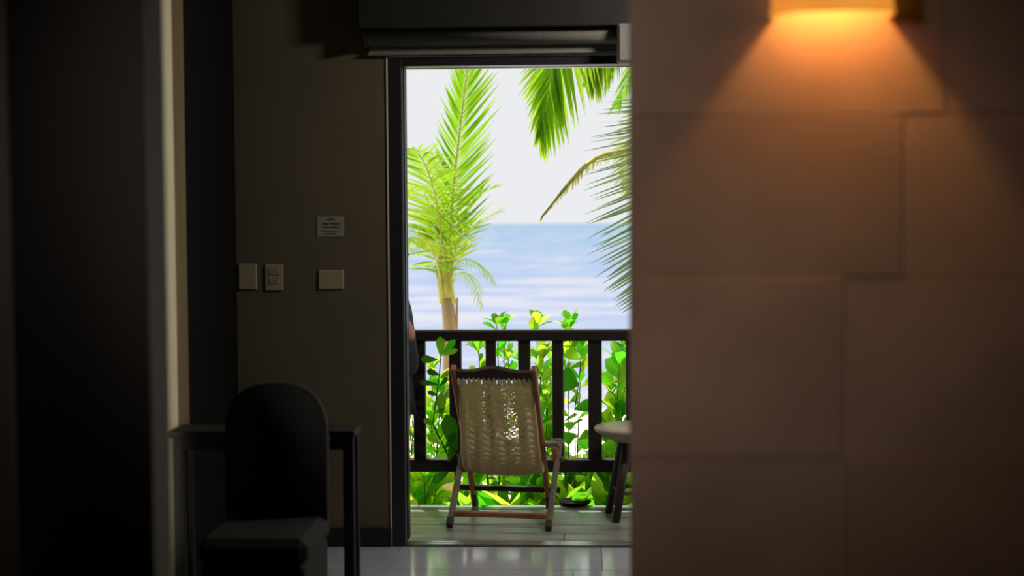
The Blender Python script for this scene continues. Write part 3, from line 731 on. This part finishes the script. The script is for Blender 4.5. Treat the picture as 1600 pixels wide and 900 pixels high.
cx = Vector((1, 0, 0))
frond(palm, [P(699, 462), P(702, 400), P(708, 300, .05), P(719, 200), P(731, 100, -.05), P(745, -20, -.15)], .42, 62, .012, ang=(.95, .38), droop=-.05, wid=.024, start=.22, side=(1, .35, 0), asym=(.72, 1.05))
frond(palm, [P(697, 462), P(691, 380), P(676, 290, -.2), P(650, 236, -.4), P(612, 235, -.6)], .36, 40, .010, ang=(1.1, .6), droop=.5, wid=.022, start=.25)
frond(palm, [P(694, 465), P(689, 400), P(678, 340, .1), P(655, 290, .3), P(625, 300, .5)], .30, 34, .010, ang=(1.1, .6), droop=.45, wid=.022, start=.25)
frond(palm, [P(692, 465), P(685, 420, -.1), P(668, 380, -.4), P(640, 372, -.8), P(612, 392, -1.1)], .28, 34, .010, ang=(1.0, .6), droop=.8, wid=.018, start=.2)
frond(palm, [P(703, 462), P(708, 410), P(722, 372, -.2), P(748, 348, -.5), P(784, 326, -.8)], .24, 20, .008, ang=(.75, .3), droop=.02, wid=.013, start=.15)
frond(palm, [P(703, 462), P(710, 400, .1), P(722, 350, .1), P(742, 310, .1), P(770, 292, .2)], .26, 20, .007, ang=(.7, .3), droop=.05, wid=.013, start=.2)
frond(palm, [P(703, 470), P(710, 435, .1), P(724, 425, -.1), P(740, 442, -.3), P(752, 478, -.5)], .15, 18, .006, ang=(.8, .4), droop=.7, wid=.008, start=.2)
frond(palm, [P(703, 466), P(710, 420, -.1), P(728, 404, -.3), P(752, 418, -.4), P(772, 440, -.5)], .15, 18, .006, ang=(.8, .4), droop=.7, wid=.008, start=.25)
frond(palm, [P(697, 470), P(698, 400, .2), P(694, 330, .5), P(684, 270, .9), P(680, 240, 1.2)], .34, 40, .010, ang=(1.0, .5), droop=.3, wid=.022, start=.2, side=(1, 0, 0))
# right palm: trunk hidden behind the partition, fronds hang into view
p2y = 9.4; tx2 = at(1150, 300, p2y).x
palm2 = thing('coconut_palm', 'larger coconut palm whose fronds hang in from the upper right', 'palm tree', (tx2, p2y, gz - .06), 0, 'coconut palms beyond the deck')
def Q(x, y, dy=0): return at(x, y, p2y + dy)
crown = Q(1150, -60)
b = B(); tube(b, [(tx2, p2y, gz - .06), (tx2 + .05, p2y + .05, 1.2), crown - Vector((0, 0, .05))], [.14, .11, .09], 12); obj('trunk', b, 'trunk', palm2, True)
frond(palm2, [crown, Q(1040, -150), Q(930, -60, -.3), Q(880, 50, -.4), Q(860, 120, -.4), Q(845, 208, -.4)], .60, 84, .011, ang=(.98, .22), droop=.10, wid=.027, start=.1, side=(1, .12, .2), asym=(.66, 1.0), gpull=.1)
frond(palm2, [crown, Q(1080, -110, .1), Q(1000, -30, .2), Q(945, 60, .3), Q(920, 125, .3)], .46, 66, .011, ang=(1.0, .35), droop=.45, wid=.028, start=.15, side=(1, .2, .2), asym=(.6, 1.0))
frond(palm2, [crown, Q(1110, -40, .4), Q(1050, 10, .7), Q(1000, 80, .8), Q(962, 165, .9)], .34, 50, .011, ang=(1.0, .5), droop=.4, wid=.028, start=.15)
frond(palm2, [crown, Q(1110, 90, .1), Q(1040, 205, -.2), Q(985, 232, -.3), Q(930, 248, -.5), Q(888, 288, -.7), Q(846, 340, -.8)], .13, 54, .034, ang=(.8, .4), droop=.6, wid=.012, start=.45, m='frondyellow')
frond(palm2, [crown, Q(1110, 40, -.4), Q(1055, 150, -.8), Q(1020, 260, -1.0), Q(1005, 370, -1.1), Q(1000, 470, -1.1)], .44, 70, .012, m='frondgrey', ang=(1.25, .9), droop=.0, wid=.015, start=.18, side=(1, .1, .25))
frond(palm2, [crown, Q(1130, 30, .1), Q(1070, 110, .2), Q(1020, 170, .2), Q(990, 240, .3), Q(985, 300, .3)], .26, 44, .010, m='frondyellow', ang=(1.2, .8), droop=.1, wid=.022, start=.2, side=(1, .1, .25))
frond(palm2, [crown, Q(1080, -60, .2), Q(1010, -10, .4), Q(966, 60, .5), Q(948, 130, .5)], .40, 64, .011, ang=(1.0, .4), droop=.5, wid=.026, start=.15, asym=(.8, 1))
frond(palm2, [crown, Q(1220, -160, .4), Q(1330, -80, .7), Q(1400, 120, .8), Q(1420, 300, .9)], .45, 40, .012, ang=(1.0, .5), droop=.4, wid=.03, start=.15)

# ================================================================== PERSON seated behind the door frame, elbow showing
def skin(name, V, E, m, parent, root=0, sub=2):
    me = bpy.data.meshes.new(name); me.from_pydata([Vector(v[:3]) - parent.location for v in V], E, []); o = link(name, me, parent)
    md = o.modifiers.new('Skin', 'SKIN'); md.use_smooth_shade = True
    for i, sv in enumerate(me.skin_vertices[0].data): sv.radius = (V[i][3], V[i][3] if len(V[i]) < 5 else V[i][4]); sv.use_root = (i == root)
    s = o.modifiers.new('Subdivision', 'SUBSURF'); s.levels = sub; s.render_levels = sub
    me.materials.append(M[m]); return o
el = at(644, 528, 7.16)                                        # right-hand elbow
pc = Vector((el.x - .13, 7.34, 0))                              # body axis on the floor
per = thing('person', 'person in navy t-shirt seated behind the door frame, bent elbow showing', 'person', pc)
def wp(dx, dy, z): return (pc.x + dx, pc.y + dy, z)
V = []; E = []
def add(p, r, par=None, r2=None):
    V.append((*p, r, r2 or r)); i = len(V) - 1
    if par is not None: E.append((par, i))
    return i
hip = add(wp(.035, 0, .665), .115, None, .135); wst = add(wp(0, 0, .82), .10, hip, .125); cst = add(wp(-.04, 0, 1.02), .11, wst, .145); nk0 = add(wp(-.01, 0, 1.15), .075, cst, .09)
nk = add(wp(-.03, 0, 1.225), .05, nk0); hd = add(wp(-.05, 0, 1.30), .08, nk); hd2 = add(wp(-.06, 0, 1.37), .095, hd); hd3 = add(wp(-.05, 0, 1.44), .075, hd2)
ch_ = add(wp(-.13, 0, 1.285), .03, hd)
def arm(sd, elb):
    sh = add(wp(-.005, sd * .17, 1.11), .052, cst); ua = add(tuple((Vector(V[sh][:3]) + Vector(elb)) / 2), .044, sh); e = add(elb, .043, ua)
    wr = add((elb[0] - .21, elb[1] + sd * -.05, elb[2] + .035), .025, e); pm = add((elb[0] - .27, elb[1] - sd * .06, elb[2] + .045), .030, wr, .020)
    pk = add((elb[0] - .305, elb[1] - sd * .065, elb[2] + .05), .031, pm, .018)
    for k, (off, L) in enumerate(((-.027, .066), (-.009, .076), (.009, .072), (.027, .056))):
        k1 = add((elb[0] - .325 - L * .3, elb[1] - sd * .065 + off, elb[2] + .055), .0088, pk); k2 = add((elb[0] - .325 - L * .8, elb[1] - sd * .065 + off, elb[2] + .045), .0078, k1); add((elb[0] - .325 - L, elb[1] - sd * .065 + off, elb[2] + .02), .0065, k2)
    t1 = add((elb[0] - .285, elb[1] - sd * .10, elb[2] + .058), .010, pm); add((elb[0] - .32, elb[1] - sd * .115, elb[2] + .06), .0085, t1)
    return sh, ua, e
shR = arm(-1, (el.x, 7.16, el.z)); shL = arm(1, (el.x - .16, 7.50, el.z + .02))
def leg(sd):
    h = add(wp(0, sd * .085, .645), .085, hip); k = add(wp(-.40, sd * .11, .62), .058, h); an = add(wp(-.36, sd * .11, .11), .036, k); f = add(wp(-.47, sd * .11, .045), .032, an); return h, k, an, f
lg = [leg(-1), leg(1)]
skin('body', V, E, 'skin', per)
g = lambda i, k=1.12, ex=.006: (*V[i][:3], V[i][3] * k + ex, V[i][4] * k + ex)
def half(i, j, f): a, c = Vector(V[i][:3]), Vector(V[j][:3]); return tuple(a.lerp(c, f))
sv_ = [g(hip, 1.05), g(wst), g(cst), g(nk0, 1.0)]; se = [(0, 1), (1, 2), (2, 3)]
for sh in (shR, shL):
    n0 = len(sv_); sv_ += [g(sh[0], 1.1, .01), (*half(sh[0], sh[1], .7), .058, .058), (*half(sh[1], sh[2], .38), .054, .054)]; se += [(2, n0), (n0, n0+1), (n0+1, n0+2)]
skin('t_shirt', sv_, se, 'shirt', per)
tv = [(*V[hip][:3], .125, .150)]; te = []
for h, k, an, f in lg:
    n0 = len(tv); tv += [(*V[h][:3], .095, .095), (*V[k][:3], .070, .070), (*half(k, an, .9), .050, .050)]; te += [(0, n0), (n0, n0+1), (n0+1, n0+2)]
skin('trousers', tv, te, 'trousers', per)
skin('hair', [(*wp(-.035, 0, 1.40), .098, .10), (*wp(-.015, 0, 1.34), .085, .085), (*wp(-.05, 0, 1.455), .075, .08)], [(0, 1), (0, 2)], 'hair', per)
for sd in (-1, 1):
    b = B(); bmesh.ops.create_uvsphere(b, u_segments=10, v_segments=8, radius=.012); bmesh.ops.translate(b, verts=b.verts, vec=wp(-.147, sd * .032, 1.375)); obj('eye', b, 'eye', per, True)
    b = B(); bmesh.ops.create_uvsphere(b, u_segments=10, v_segments=8, radius=.03, matrix=Matrix.Diagonal((.6, .25, 1, 1))); bmesh.ops.translate(b, verts=b.verts, vec=wp(-.05, sd * .098, 1.35)); obj('ear', b, 'skin', per, True)
    b = B(); f = V[lg[0 if sd < 0 else 1][3]]; tube(b, [(f[0] + .13, f[1], .035), (f[0] + .08, f[1], .045), (f[0], f[1], .04), (f[0] - .08, f[1], .028)], [.025, .038, .040, .022], 10); obj('shoe', b, 'chairfab', per, True)
b = B(); tube(b, [wp(-.145, 0, 1.375), wp(-.165, 0, 1.345), wp(-.168, 0, 1.332), wp(-.14, 0, 1.325)], [.008, .013, .014, .008], 8); obj('nose', b, 'skin', per, True)
b = B(); tube(b, [wp(-.142, -.022, 1.297), wp(-.152, 0, 1.296), wp(-.142, .022, 1.297)], [.004, .008, .004], 6); obj('mouth', b, 'chairwood', per, True)
st = thing('stool', 'dark wooden stool under the seated person', 'stool', (pc.x - .04, pc.y, 0))
b = B(); lathe(b, [(.001, .53), (.15, .53), (.155, .515), (.14, .49), (.001, .49)], (pc.x - .06, pc.y, 0), 24); obj('seat', b, 'tableleg', st, True)
for k in range(4):
    a = R(45 + 90 * k); b = B(); tube(b, [(pc.x - .06 + .10 * math.cos(a), pc.y + .10 * math.sin(a), .495), (pc.x - .06 + .12 * math.cos(a), pc.y + .12 * math.sin(a), 0)], .016, 8); obj('leg', b, 'tableleg', st, True)
